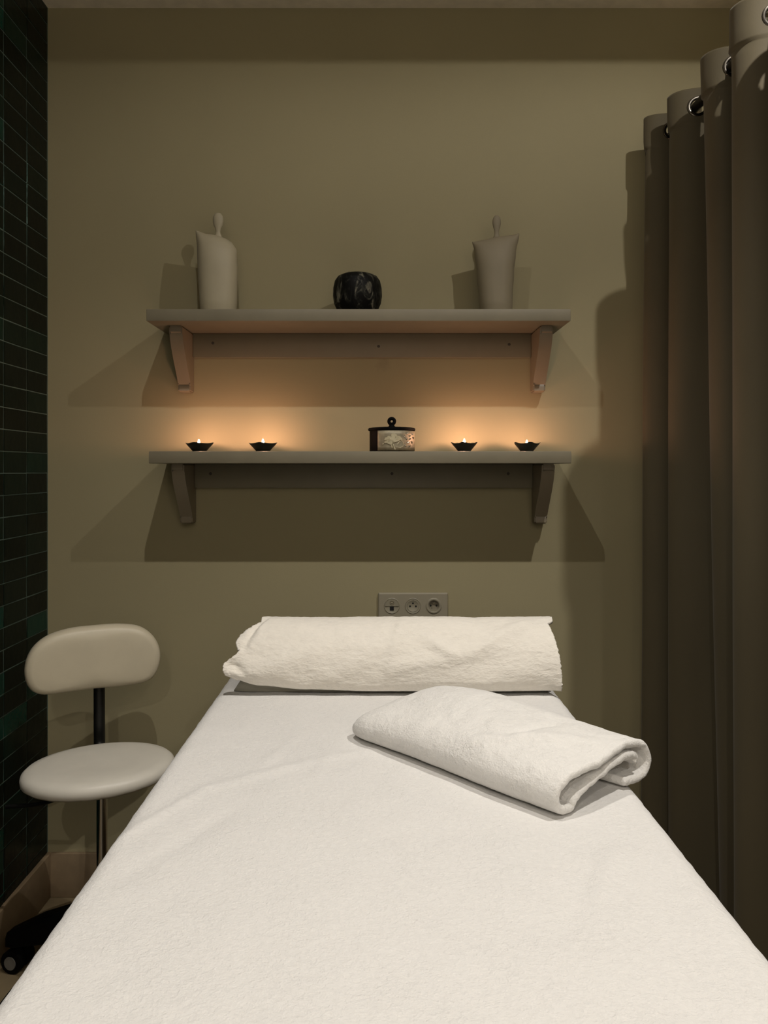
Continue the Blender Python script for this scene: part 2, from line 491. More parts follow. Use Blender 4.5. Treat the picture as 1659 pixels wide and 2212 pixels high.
def shelf(label, x0, x1, ztop, bl, br, screws):
    t = thing('wall_shelf', label, 'shelf', ((x0+x1)/2, WALL, ztop-0.034), 'bracketed wall shelves')
    zb = ztop - 0.034
    bm = bmesh.new(); box(bm, x0, x1, FRONT, WALL-0.001, zb, ztop, 0.0022); obj('board', bm, M['greige'], t)
    bm = bmesh.new(); box(bm, bl[1]+0.0005, br[0]-0.0005, WALL-0.021, WALL-0.001, zb-0.074, zb-0.0005, 0.0015); obj('back_rail', bm, M['greige'], t)
    for a, b in (bl, br): obj('bracket', bracket_bm(a, b, zb-0.0003), M['bracketpaint'], t, angle=35)
    for sx, sz in screws:
        bm = bmesh.new(); lathe(bm, [(0, 0.0), (0.0042, 0.0), (0.0045, 0.0014), (0.003, 0.0016), (0, 0.0006)], (sx, WALL-0.0206, zb+sz), 14, axis='y'); obj('screw', bm, M['screw'], t)
    return t
shelf('upper of the two greige wooden wall shelves, holding vases and a bowl', -0.651, 0.545, SHELF_TOP, (-0.605, -0.567), (0.473, 0.511), [(-0.505, -0.030), (0.004, -0.040), (0.405, -0.034)])
shelf('lower of the two greige wooden wall shelves, lined with candles and a box', -0.644, 0.547, SHELF_LOW, (-0.599, -0.561), (0.478, 0.516), [(-0.512, -0.030), (0.045, -0.030), (0.402, -0.030)])

# ---- two cushion-shaped ceramic bottles with a leaf stopper
def vase(name, label, cx, cy, mat, L, R, topt, neckx, kw, kh, thick):
    t = thing(name, label, 'vase', (cx, cy, SHELF_TOP), 'ceramic bottles on the upper shelf')
    top = lambda u: smooth_table(topt, u) if False else lerp_table(topt, u)
    bm = bmesh.new(); nu, nv = 41, 44; sides = []
    for side in (-1, 1):
        V = []
        for i in range(nu):
            u = -cos(pi*i/(nu-1)); col = []
            for j in range(nv):
                v = j/(nv-1); z = v*top(u)
                xl, xr = smooth_table(L, z), smooth_table(R, z)
                x = (xl+xr)/2 + (xr-xl)/2*u
                edge = sqrt(max(0, 1-abs(u)**2.4))
                topf = sqrt(max(0, 1-max(0, (v-0.50)/0.50)**2.2))
                y = side*thick*edge*(0.10+0.90*topf)*(0.88+0.12*min(1, v/0.15))
                col.append(bm.verts.new((cx + x, cy + y, SHELF_TOP + 0.0005 + z)))
            V.append(col)
        for i in range(nu-1):
            for j in range(nv-1): bm.faces.new((V[i][j], V[i+1][j], V[i+1][j+1], V[i][j+1]))
        sides.append(V)
    for j in (0, nv-1):
        for i in range(nu-1):
            bm.faces.new((sides[0][i][j], sides[0][i+1][j], sides[1][i+1][j], sides[1][i][j]))
    bmesh.ops.remove_doubles(bm, verts=bm.verts, dist=0.0003)
    obj('body', bm, mat, t, angle=75)
    bm = bmesh.new(); zn = SHELF_TOP + top(neckx/0.06)
    prof = [(0.0125, -0.016), (0.0122, -0.006), (0.0098, 0.001), (0.0072, 0.007), (0.0066, 0.013), (0.0085*kw, 0.021), (0.0132*kw, 0.031), (0.0158*kw, 0.042), (0.0155*kw, 0.051), (0.0125*kw, 0.060), (0.0065*kw, 0.066), (0, 0.0675)]
    lathe(bm, [(0, -0.02)] + [(r, h*kh) for r, h in prof], (cx+neckx, cy, zn), 28, 1.0, 0.55)
    obj('stopper', bm, mat, t)
    return t
VY = WALL - 0.100
S_V = 1640/VY
vase('ceramic_bottle', 'pale cream pillow shaped bottle on the left of the upper shelf', (470-815)/S_V, VY, M['ceramic'],
     [(0, -0.050), (0.06, -0.054), (0.13, -0.058), (0.20, -0.060), (0.258, -0.065)], [(0, 0.055), (0.06, 0.058), (0.13, 0.059), (0.19, 0.057), (0.235, 0.050)],
     [(-1, 0.257), (-0.85, 0.254), (-0.5, 0.246), (-0.1, 0.243), (0.25, 0.238), (0.6, 0.230), (0.85, 0.220), (1, 0.200)], 0.0015, 1.0, 1.02, 0.042)
vase('ceramic_bottle', 'dull beige pillow shaped bottle on the right of the upper shelf', (1070-815)/S_V, VY, M['ceramic_dull'],
     [(0, -0.043), (0.06, -0.049), (0.13, -0.055), (0.19, -0.061), (0.23, -0.070)], [(0, 0.049), (0.06, 0.051), (0.13, 0.055), (0.19, 0.061), (0.245, 0.071)],
     [(-1, 0.222), (-0.8, 0.224), (-0.3, 0.230), (0.0, 0.236), (0.4, 0.239), (0.75, 0.243), (1, 0.249)], 0.004, 0.80, 0.98, 0.042)

# ---- black veined bowl with dried twigs
BX, BY = -0.0585, WALL - 0.115
bowl = thing('black_bowl', 'round black veined bowl in the middle of the upper shelf', 'bowl', (BX, BY, SHELF_TOP))
def bw(q, a, r, h):
    return Vector((q.x*(1+0.012*cos(4*a)), q.y*(1+0.012*cos(4*a)), q.z))
bm = bmesh.new()
lathe(bm, [(0, 0.0), (0.046, 0.0), (0.049, 0.002), (0.060, 0.018), (0.068, 0.036), (0.0715, 0.058), (0.0705, 0.082), (0.066, 0.102), (0.058, 0.114), (0.048, 0.119), (0.040, 0.1205),
           (0.038, 0.119), (0.040, 0.112), (0.056, 0.09), (0.06, 0.06), (0.05, 0.02), (0, 0.012)], (BX, BY, SHELF_TOP), 64, warp=bw)
obj('vessel', bm, M['bowl'], bowl)
rt = random.Random(11)
twigs = thing('dried_twigs', 'thin dried curly twigs poking out of the black bowl', 'twigs', (BX, BY, SHELF_TOP+0.013))
twigs['kind'] = 'stuff'
bm = bmesh.new()
for k in range(12):
    a = rt.uniform(0, 6.28); r = rt.uniform(0.004, 0.028); b = rt.uniform(0, 6.28)
    top = rt.uniform(0.118, 0.137)
    base = (BX + 0.035*cos(a), BY + 0.035*sin(a), SHELF_TOP + 0.0145)
    p1 = (BX + r*cos(a), BY + r*sin(a), SHELF_TOP + 0.09); p2 = (BX + (r)*cos(a+0.5), BY + r*sin(a+0.5), SHELF_TOP + top)
    p3 = (BX + (r+0.010)*cos(a+0.9), BY + (r+0.010)*sin(a+0.9), SHELF_TOP + top - 0.010)
    tube(bm, catmull([base, p1, p2, p3], 14), 0.0007, 5)
obj('twig_bundle', bm, M['twig'], twigs)

# ---- four small dishes with tealights on the lower shelf
CY = WALL - 0.112
def dish_warp(phase, tips, amp, lift):
    def f(q, a, r, h):
        k = max(0, (h-0.006)/0.024)
        c = abs(cos(tips/2*(a+phase)))**3
        s = 1 + k*amp*(c-0.45)
        return Vector((q.x*s, q.y*s, q.z + k*k*lift*(c-0.3)))
    return f
def dish(label, px, rot, tips, mat, w=1.0, amp=0.10, lift=0.004):
    x = (px-815)/(1640/CY)
    t = thing('candle_dish', label, 'candle holder', (x, CY, SHELF_LOW), 'candle dishes on the lower shelf')
    f = dish_warp(rot, tips, amp, lift)
    bm = bmesh.new()
    lathe(bm, [(0, 0.003), (0.0195*w, 0.003), (0.0255*w, 0.010), (0.032*w, 0.018), (0.0378*w, 0.0255), (0.0392*w, 0.0262), (0.0385*w, 0.025), (0.034*w, 0.0195),
               (0.028*w, 0.013), (0.022*w, 0.0065), (0.019*w, 0.0055), (0, 0.0055)], (x, CY, SHELF_LOW), 64, warp=f)
    obj('saucer', bm, mat, t, angle=60)
    bm = bmesh.new(); lathe(bm, [(0, 0), (0.0205*w, 0), (0.021*w, 0.0015), (0.019*w, 0.0034), (0, 0.0034)], (x, CY, SHELF_LOW), 32); obj('foot', bm, M['dishfoot'], t)
    return x, t
def tealight(label, x, lift, dx=0.0, size=1.0):
    z0 = SHELF_LOW + 0.0058
    t = thing('tealight', label, 'candle', (x+dx, CY, z0), 'burning tealights')
    c = (x+dx, CY, z0)
    bm = bmesh.new(); lathe(bm, [(0, 0), (0.0165, 0), (0.0175, 0.001), (0.0178, lift), (0.0186, lift+0.0006), (0.0172, lift+0.0002), (0.0170, 0.0012), (0, 0.0012)], c, 36); obj('cup', bm, M['alu'], t)
    bm = bmesh.new(); lathe(bm, [(0, 0.0014), (0.0167, 0.0014), (0.0167, lift-0.004), (0.012, lift-0.005), (0, lift-0.0052)], c, 36); obj('wax', bm, M['wax'], t)
    bm = bmesh.new(); tube(bm, [(c[0], CY, z0+lift-0.0055), (c[0]+0.0006, CY, z0+lift+0.0005)], 0.0007, 6); obj('wick', bm, M['wick'], t)
    bm = bmesh.new(); s = size
    lathe(bm, [(0, 0.0), (0.0028*s, 0.0022*s), (0.0042*s, 0.0055*s), (0.0040*s, 0.009*s), (0.0024*s, 0.0135*s), (0, 0.0185*s)], (c[0], CY, z0+lift-0.0015), 10); obj('flame', bm, M['flame'], t)
    return t
DD = [(431, 0.12, 4, M['dish'], 'small dark star dish at the left end of the lower shelf', 'lit tealight in the dish at the left end', 0.0205, -0.002, 0.72),
      (568, 0.05, 4, M['dish'], 'small dark star dish second from the left on the lower shelf', 'lit tealight in the second dish from the left', 0.0205, 0.000, 0.78),
      (1003, 1.75, 5, M['dish'], 'small dark star dish just right of the lidded box', 'lit tealight in the dish just right of the lidded box', 0.0205, 0.000, 0.82),
      (1138, 1.50, 5, M['dish'], 'small dark star dish at the right end of the lower shelf', 'lit tealight in the dish at the right end', 0.0190, 0.000, 0.70)]
for px, rot, tips, m, l1, l2, lift, dx, sz in DD:
    x, t = dish(l1, px, rot, tips, m, 1.03 if px < 1000 else 0.96, 0.10 if px < 1000 else 0.13, 0.004 if px < 1000 else 0.006)
    tealight(l2, x, lift, dx, sz)

# ---- lidded round box with ivory relief
KX, KY = 0.0425, WALL - 0.118
KR = 0.066
jar = thing('lidded_box', 'round black lidded box with ivory relief band on lower shelf', 'box', (KX, KY, SHELF_LOW))
bm = bmesh.new(); lathe(bm, [(0, 0), (KR-0.003, 0), (KR-0.001, 0.002), (KR-0.001, 0.062), (KR-0.006, 0.062), (KR-0.006, 0.004), (0, 0.004)], (KX, KY, SHELF_LOW), 56); obj('body', bm, M['black'], jar)
# decorated band wraps the front and right side
A0, A1 = math.radians(-128), math.radians(25)
bm = bmesh.new()
def bandf(u, v):
    a = A0 + (A1-A0)*u; return Vector((KX + (KR+0.0008)*cos(a), KY + (KR+0.0008)*sin(a), SHELF_LOW + 0.003 + 0.0575*v))
V = grid(bm, 60, 6, bandf)
bo = obj('band', bm, M['bronze'], jar); md = bo.modifiers.new('t', 'SOLIDIFY'); md.thickness = 0.0016; md.offset = 0
# relief: sprig with leaves, built as raised blobs following the drum
def onband(a_deg, z, r=0.0): 
    a = math.radians(a_deg); return Vector((KX + (KR+0.0018+r)*cos(a), KY + (KR+0.0018+r)*sin(a), SHELF_LOW + z))
def blob(bm, poly, rise=0.0022):
    """Raised flat ornament: polygon in (angle in degrees, z)."""
    n = len(poly); ca = sum(p[0] for p in poly)/n; cz = sum(p[1] for p in poly)/n
    A = [bm.verts.new(onband(a, z, -0.001)) for a, z in poly]
    B = [bm.verts.new(onband(ca+(a-ca)*0.84, cz+(z-cz)*0.84, rise)) for a, z in poly]
    for i in range(n): bm.faces.new((A[i], A[(i+1) % n], B[(i+1) % n], B[i]))
    C = bm.verts.new(onband(ca, cz, rise*1.15))
    for i in range(n): bm.faces.new((B[i], B[(i+1) % n], C))
def ell(a, z, ra, rz, tilt=0, n=14, wob=0.12, seed=0):
    out = []
    for k in range(n):
        t = 2*pi*k/n; w = 1 + wob*sin(3*t+seed)
        x, y = ra*cos(t)*w, rz*sin(t)*w
        c, s = cos(tilt), sin(tilt); out.append((a + x*c - y*s*900, z + (x*s/900 + y*c)))
    return out
bm = bmesh.new()
for args in [(-88, 0.034, 19, 0.010, 0, 16, 0.15, 1), (-86, 0.046, 8, 0.0065, 0, 10, 0.08, 2), (-104, 0.036, 6, 0.0045, 0.3, 12, 0.15, 3), (-99, 0.0395, 4, 0.006, -0.5, 10, 0.1, 0),
             (-104, 0.028, 6, 0.004, 0.5, 10, 0.1, 0), (-95, 0.025, 8, 0.006, 0, 12, 0.2, 5), (-76, 0.040, 7, 0.006, 0, 12, 0.2, 1), (-70, 0.036, 6, 0.004, 0, 12, 0.15, 4), (-112, 0.022, 1.6, 0.003, 0, 8, 0.2, 2)]:
    blob(bm, ell(*args))
tube(bm, [onband(-93, 0.022), onband(-91, 0.014), onband(-90, 0.011)], [0.0018, 0.0016, 0.002], 8)
tube(bm, [onband(-88, 0.022), onband(-85, 0.010), onband(-83, 0.006)], [0.0018, 0.0018, 0.0024], 8)
tube(bm, [onband(-78, 0.020), onband(-72, 0.028), onband(-66, 0.032), onband(-62, 0.026), onband(-62, 0.016), onband(-70, 0.011), onband(-80, 0.013)], 0.0012, 8)
obj('relief', bm, M['relief'], jar, angle=60)
bm = bmesh.new(); rt = random.Random(5)
for a, z, ln, tl in [(-48, 0.052, 7, .2), (-40, 0.045, 5, .6), (-52, 0.037, 5, -.9), (-40, 0.036, 6, .5), (-46, 0.026, 7, .1), (-33, 0.027, 5, -.7), (-42, 0.015, 7, .7), (-26, 0.040, 5, -.6), (-56, 0.018, 5, -.4), (-30, 0.050, 4, .2), (-58, 0.044, 4, .3)]:
    dz = 0.004*tl
    tube(bm, [onband(a-ln*0.6, z-dz), onband(a, z+0.001, 0.001), onband(a+ln*0.6, z+dz)], [0.0012, 0.0024, 0.0012], 8)
obj('glints', bm, M['bead'], jar).name = 'bead_trim'
lid_top = SHELF_LOW + 0.062
lid = None
bm = bmesh.new()
lathe(bm, [(0, 0.0003), (KR+0.002, 0.0003), (KR+0.0035, 0.002), (KR+0.0035, 0.006), (KR+0.001, 0.0085), (0.04, 0.0105), (0.02, 0.0115), (0, 0.012)], (KX, KY, lid_top), 56)
lid = obj('lid', bm, M['black'], jar)
bm = bmesh.new()
torus(bm, (KX, KY, lid_top+0.0285), 0.0082, 0.0050, (0, 1, 0.0), 32, 12, 1.0)
lathe(bm, [(0, 0.0105), (0.013, 0.0108), (0.009, 0.014), (0.0072, 0.018), (0.0085, 0.022), (0, 0.022)], (KX, KY, lid_top), 20)
obj('ring_knob', bm, M['black'], lid)

# ================================================================ TRIPLE WALL SOCKET
OX0, OX1 = (817-815)/697, (967-815)/697
OZ0, OZ1 = EYE - (1337-1014)/697, EYE - (1279.5-1014)/697
sock = thing('wall_socket', 'triple ivory wall socket plate just above the bolster', 'socket', ((OX0+OX1)/2, WALL, (OZ0+OZ1)/2))
FY = WALL - 0.011
bm = bmesh.new(); box(bm, OX0, OX1, FY, WALL-0.0002, OZ0, OZ1, 0.004, 3); obj('plate', bm, M['plastic'], sock)
zc = EYE - (1307.5-1014)/697
R0 = 0.0245
for k, px in enumerate((846.5, 892, 937)):
    x = (px-815)/697*(WALL/(WALL-0.011))**-1
    x = (px-815)*(FY)/1640
    ins = None
    if k == 0:
        bm = bmesh.new(); lathe(bm, [(0, 0.0), (R0, 0.0), (R0, 0.0012), (R0-0.0015, 0.0022), (R0-0.003, 0.0012), (0, 0.0012)], (x, FY+0.0003, zc), 40, axis='y'); ins = obj('network_insert', bm, M['plasticd'], sock)
        bm = bmesh.new()      # upper half shutter
        pts = [(cos(a)*(R0-0.0035), sin(a)*(R0-0.0035)) for a in [math.radians(2+176*i/20) for i in range(21)]]
        A = [bm.verts.new((x+p, FY-0.0006, zc-0.001+q)) for p, q in pts]; B = [bm.verts.new((x+p, FY-0.0032, zc-0.001+q)) for p, q in pts]
        bm.faces.new(A); bm.faces.new(B)
        for i in range(21): j = (i+1) % 21; bm.faces.new((A[i], A[j], B[j], B[i]))
        obj('shutter', bm, M['plasticd'], ins, angle=30)
        bm = bmesh.new(); torus(bm, (x, FY-0.0032, zc+0.010), 0.0058, 0.0011, (0, 1, 0), 20, 6); box(bm, x-0.0022, x+0.0022, FY-0.0045, FY-0.003, zc+0.0088, zc+0.0112, 0.0004, 1); obj('icon', bm, M['pin'], ins)
        bm = bmesh.new(); box(bm, x-0.0062, x+0.0062, FY-0.0026, FY-0.0004, zc-0.0135, zc-0.0012); obj('port', bm, M['hole'], ins, smooth=False)
    elif k == 1:
        bm = bmesh.new(); lathe(bm, [(0, 0.0), (R0, 0.0), (R0, 0.0014), (R0-0.0012, 0.0022), (R0-0.0024, 0.0014), (0.0185, 0.0014), (0.0178, 0.0022), (0.017, 0.0016), (0, 0.0016)], (x, FY+0.0003, zc), 40, axis='y'); ins = obj('socket_insert', bm, M['plasticd'], sock)
        for hx, hz in ((-0.0090, -0.001), (0.0090, -0.001), (0.0, 0.0082)):
            bm = bmesh.new(); lathe(bm, [(0, 0), (0.0029, 0), (0.0029, 0.0005), (0, 0.0005)], (x+hx, FY-0.0012, zc+hz), 14, axis='y'); obj('pin_hole', bm, M['hole'], ins)
    else:
        bm = bmesh.new(); lathe(bm, [(R0-0.009, 0.0), (R0, 0.0), (R0, 0.0014), (R0-0.0015, 0.0026), (R0-0.0055, 0.003), (R0-0.0068, 0.0022), (0.0172, -0.0080), (0, -0.0080), (0, -0.009), (0.018, -0.009)], (x, FY+0.0003, zc), 40, axis='y'); ins = obj('socket_insert', bm, M['plasticd'], sock)
        for hx, hz in ((-0.0090, 0.0), (0.0090, 0.0)):
            bm = bmesh.new(); lathe(bm, [(0, 0), (0.0029, 0), (0.0029, 0.0005), (0, 0.0005)], (x+hx, FY+0.0078, zc+hz), 14, axis='y'); obj('pin_hole', bm, M['hole'], ins)
        bm = bmesh.new(); tube(bm, [(x, FY+0.0083, zc+0.0085), (x, FY-0.003, zc+0.0085)], [0.0023, 0.0020], 12); obj('earth_pin', bm, M['pin'], ins)
# real opening in the plate behind the recessed insert
plate = next(o for o in sock.children if o.name.startswith('plate'))
cut = bpy.data.meshes.new('cutter'); bm = bmesh.new()
x3 = (937-815)*FY/1640
tube(bm, [(x3, FY-0.01, zc), (x3, FY+0.0095, zc)], 0.0188, 40); bmesh.ops.recalc_face_normals(bm, faces=bm.faces)
bmesh.ops.translate(bm, verts=bm.verts, vec=-origin_of(plate)); bm.to_mesh(cut); bm.free()
co = bpy.data.objects.new('cutter', cut); COL.objects.link(co); co.location = origin_of(plate)
bo = plate.modifiers.new('opening', 'BOOLEAN'); bo.object = co; bo.operation = 'DIFFERENCE'; bo.solver = 'EXACT'
bpy.context.view_layer.update()
dg = bpy.context.evaluated_depsgraph_get()
newme = bpy.data.meshes.new_from_object(plate.evaluated_get(dg))
plate.modifiers.clear(); plate.data = newme
newme.polygons.foreach_set('use_smooth', [False]*len(newme.polygons))
bpy.data.objects.remove(co)

# ================================================================ TREATMENT TABLE
BXC, BHW = 0.0225, 0.381       # centre and half width of the made-up table
Y0, Y1 = 0.12, 1.90
tab = thing('massage_table', 'padded treatment table under the white terry cover', 'massage table', (BXC, (Y0+Y1)/2, 0))
bm = bmesh.new(); box(bm, BXC-BHW+0.012, BXC+BHW-0.012, Y0+0.012, Y1-0.012, BED-0.085, BED-0.0075, 0.024, 4); obj('pad', bm, M['cushion'], tab)
bm = bmesh.new(); box(bm, BXC-BHW+0.03, BXC+BHW-0.03, Y0+0.04, Y1-0.04, BED-0.16, BED-0.085, 0.004); obj('frame', bm, M['wood'], tab)
for sx in (-1, 1):
    for yy in (Y0+0.16, Y1-0.16):
        bm = bmesh.new(); xx = BXC + sx*(BHW-0.09)
        tube(bm, [(xx, yy, BED-0.10), (xx, yy, 0.0)], [0.028, 0.024], 20); lg = obj('leg', bm, M['wood'], tab)
        bm = bmesh.new(); lathe(bm, [(0, 0), (0.03, 0), (0.03, 0.012), (0.026, 0.02), (0, 0.02)], (xx, yy, 0.0), 20); obj('foot', bm, M['greyplastic'], lg)

CREASES = [  # ridges in the cover: x, y -> x, y, width, height
    (-0.355, 0.98, -0.262, 1.165, 0.010, 0.0040), (-0.262, 1.165, -0.11, 1.27, 0.013, 0.0035), (-0.11, 1.27, 0.0, 1.33, 0.014, 0.0022),
    (-0.31, 0.90, -0.20, 1.10, 0.016, -0.0030), (0.24, 0.86, 0.31, 0.98, 0.012, 0.003), (0.20, 0.80, 0.26, 0.92, 0.014, -0.0025),
    (-0.20, 1.22, -0.14, 1.42, 0.010, 0.0018), (-0.10, 1.2, -0.08, 1.32, 0.010, 0.002), (0.36, 0.8, 0.385, 1.1, 0.008, 0.002)]
def crease(x, y):
    s = 0
    for ax, ay, bx, by, w, h in CREASES:
        dx, dy = bx-ax, by-ay; L2 = dx*dx+dy*dy
        t = ((x-ax)*dx + (y-ay)*dy)/L2; tc = min(1, max(0, t))
        d2 = (x-ax-tc*dx)**2 + (y-ay-tc*dy)**2
        s += h*exp(-d2/(w*w))*(0.25+0.75*sin(pi*min(1, max(0, 0.12+0.76*tc))))
    return s
bm = bmesh.new()
DROP = 0.30; RR = 0.030
def rim(d, half):
    """Signed walk d across the cover: returns (offset, drop)."""
    flat = half-RR
    s = 1 if d >= 0 else -1; a = abs(d)
    if a <= flat: return d, 0.0
    arc = RR*pi/2
    if a <= flat+arc:
        t = (a-flat)/RR; return s*(flat+RR*sin(t)), RR*(1-cos(t))
    return s*half, RR + (a-flat-arc)
NU, NV = 190, 360
half_arc = BHW-RR+RR*pi/2+DROP
hl = (Y1-Y0)/2; yc = (Y0+Y1)/2; half_arc_y = hl-RR+RR*pi/2+DROP
def cover(u, v):
    a, b = (2*u-1)*half_arc, (2*v-1)*half_arc_y
    ox, dx = rim(a, BHW); oy, dy = rim(b, hl)
    drop = max(dx, dy)
    if dx > RR and dy > RR:      # gather the corner instead of doubling it
        k = min(dx, dy)-RR
        ox -= math.copysign(min(0.03, k*0.1), ox); oy -= math.copysign(min(0.03, k*0.1), oy)
    x, y = BXC+ox, yc+oy
    z = BED - drop
    if drop < 0.01:
        z += crease(x, y) + 0.0016*ns(x*7, y*6, 1) + 0.0010*ns(x*22, y*20, 4) + 0.0005*ns(x*90, y*80, 2)
    else:
        w = min(1, max(0, (drop-RR)/0.15))
        ox2 = 0.007*w*sin(y*26+1.5*sin(y*9)) if dx >= dy else 0
        oy2 = 0.007*w*sin(x*24) if dy > dx else 0
        x += math.copysign(1, ox)*(ox2+0.010*w); y += math.copysign(1, oy)*(oy2+0.010*w)
        x += 0.0012*ns(x*40, y*60, z*30)
    return Vector((x, y, z))
grid(bm, NU, NV, cover)
cov = obj('table_cover', bm, M['bedterry'], None, angle=180, loc=(BXC, yc, BED))
tag(cov, 'white terry cover spread over the treatment table', 'bed cover')
sd = cov.modifiers.new('t', 'SOLIDIFY'); sd.thickness = 0.005; sd.offset = -1

# ================================================================ BOLSTER WITH ITS TOWEL
def bol_profile(n, sc=1.0, z0=0.0):
    pts = catmull([(1.660, 0.000, 0), (1.650, 0.028, 0), (1.652, 0.066, 0), (1.668, 0.098, 0), (1.700, 0.124, 0), (1.745, 0.133, 0), (1.795, 0.121, 0), (1.835, 0.085, 0), (1.852, 0.045, 0), (1.852, 0.0, 0)], n)
    return [(p.x, p.y) for p in pts]
bol = thing('bolster', 'grey bolster cushion showing beneath the draped white towel', 'cushion', (0.04, 1.74, BED))
bm = bmesh.new(); pr = bol_profile(40); xs = [-0.316+0.700*i/30 for i in range(31)]
rings = []
for i, x in enumerate(xs):
    e = min(i, 30-i); k = [0.90, 0.97, 1.0][min(e, 2)]; f = max(0, 1-i/8)
    rings.append([bm.verts.new((x + f*0.075*(z/0.13), 1.745+(y-1.745)*k*0.97, BED+0.0022+z*k*0.955)) for y, z in pr])
for a, b in zip(rings, rings[1:]):
    for j in range(len(pr)): bm.faces.new((a[j], a[(j+1) % len(pr)], b[(j+1) % len(pr)], b[j]))
bm.faces.new(rings[0]); bm.faces.new(rings[-1])
obj('cushion_body', bm, M['cushion'], bol, angle=50)

# towel draped over it: left and right hems follow the uneven edges
XLT = [(0.00, -0.312), (0.06, -0.326), (0.14, -0.332), (0.22, -0.331), (0.27, -0.318), (0.34, -0.297), (0.345, -0.306), (0.40, -0.312), (0.44, -0.308), (0.50, -0.296), (0.56, -0.282), (0.64, -0.268), (0.75, -0.258), (1.0, -0.255)]
XRT = [(0.00, 0.398), (0.10, 0.397), (0.25, 0.396), (0.38, 0.392), (0.46, 0.388), (0.54, 0.384), (0.57, 0.398), (0.62, 0.402), (0.70, 0.402), (0.80, 0.40), (1.0, 0.396)]
# front part of profile (from bottom hem up to crest) takes v 0..0.62
FR = catmull([(1.640, 0.010, 0), (1.633, 0.028, 0), (1.634, 0.052, 0), (1.642, 0.078, 0), (1.657, 0.104, 0), (1.682, 0.128, 0), (1.715, 0.143, 0), (1.755, 0.147, 0), (1.800, 0.136, 0), (1.842, 0.098, 0), (1.863, 0.050, 0), (1.866, 0.012, 0)], 120)
def hem(x):   # how far the front hem is lifted, along x
    return smooth_table([(-0.33, 0.030), (-0.25, 0.012), (-0.16, 0.004), (0.0, 0.0), (0.28, 0.0), (0.40, 0.001)], x)
WR = [(0.20, 0.30, 0.34, 0.55, 0.012, 0.006), (0.03, 0.20, 0.30, 0.38, 0.018, 0.006), (-0.12, 0.10, 0.02, 0.38, 0.02, 0.004), (-0.30, 0.10, -0.12, 0.36, 0.022, 0.006),
      (0.02, 0.10, 0.06, 0.62, 0.012, 0.004), (0.10, 0.42, 0.17, 0.30, 0.010, 0.006), (-0.262, 0.62, -0.29, 0.36, 0.008, -0.008), (0.15, 0.05, 0.36, 0.24, 0.03, 0.004), (-0.28, 0.12, -0.33, 0.25, 0.012, -0.006)]
def wrinkle(x, v):
    s = 0
    for ax, av, bx, bv, w, h in WR:
        ay, by, yy = av*0.26, bv*0.26, v*0.26
        dx, dy = bx-ax, by-ay; t = min(1, max(0, ((x-ax)*dx+(yy-ay)*dy)/(dx*dx+dy*dy)))
        d2 = (x-ax-t*dx)**2 + (yy-ay-t*dy)**2
        s += h*exp(-d2/(w*w))*sin(pi*(0.1+0.8*t))
    return s
def draped(u, v):
    k = v*119; i = min(int(k), 118); f = k-i
    p = FR[i]*(1-f) + FR[i+1]*f; q = FR[i+1]-FR[i]; nrm = Vector((-q.y, q.x)).normalized()   # outwards (y, z)
    xl, xr = lerp_table(XLT, v), lerp_table(XRT, v)
    xl += 0.0025*ns(v*60, 1, 5); xr += 0.0035*ns(v*55, 2, 8)
    x = xl + (xr-xl)*u
    y, z = p.x, p.y
    lift = hem(x)*max(0, 1-v/0.30)
    z += lift
    d = 0.003*ns(x*8, v*4, 2) + 0.0013*ns(x*20, v*12, 3) + 0.0008*ns(x*55, v*38, 6) + 0.0007*ns(x*120, v*90, 1) + 1.2*wrinkle(x, v)
    edge = min(u, 1-u)*(xr-xl)
    if edge < 0.012: d += (0.0035*(1-(edge/0.012)**2)**0.5 + 0.0018*ns(v*80, u*10, 7))*max(0, 1-v/0.50)   # stitched hem roll
    if u < 0.5 and v > 0.345 and v < 0.64: d -= 0.010*max(0, 1-edge/0.03)            # upper flap tucks back at the left
    y += nrm.x*d*-1 if False else -abs(nrm.x)*d*(1 if v < 0.6 else -1); z += nrm.y*d if v > 0.2 else 0
    return Vector((x, y, BED + z))
bm = bmesh.new(); grid(bm, 300, 130, draped)
pt = obj('bolster_towel', bm, M['pillowterry'], None, angle=180, loc=(0.04, 1.74, BED))
tag(pt, 'wrinkled white terry towel draped over the bolster at the table head', 'towel')
sd = pt.modifiers.new('t', 'SOLIDIFY'); sd.thickness = 0.007; sd.offset = -1

# ================================================================ FOLDED TOWEL
TO = Vector((-0.058, 1.372, BED))          # left corner of the bundle
UV = Vector((0.302, -0.311, 0)).normalized()   # along the long side, towards the camera
UU = Vector((0.171, 0.129, 0)).normalized()    # across, away from the camera
TL, TW, TT = 0.440, 0.240, 0.0130
PROF = [(0.150, 0.012), (0.172, 0.009), (0.198, 0.011), (0.2125, 0.026), (0.211, 0.044), (0.198, 0.057), (0.160, 0.066), (0.110, 0.068), (0.062, 0.064), (0.026, 0.055), (0.009, 0.038), (0.008, 0.020), (0.020, 0.0085), (0.034, 0.010),
        (0.040, 0.020), (0.060, 0.030), (0.095, 0.043), (0.135, 0.050), (0.168, 0.048), (0.182, 0.042), (0.178, 0.034)]
PC = catmull([(a*TW/0.218, b, 0) for a, b in PROF], 200)
FOLDS = [(0.27, 0.03, 0.40, 0.14, 0.012, 0.004), (0.30, 0.06, 0.33, 0.15, 0.010, -0.003), (0.22, 0.17, 0.36, 0.20, 0.02, 0.003)]
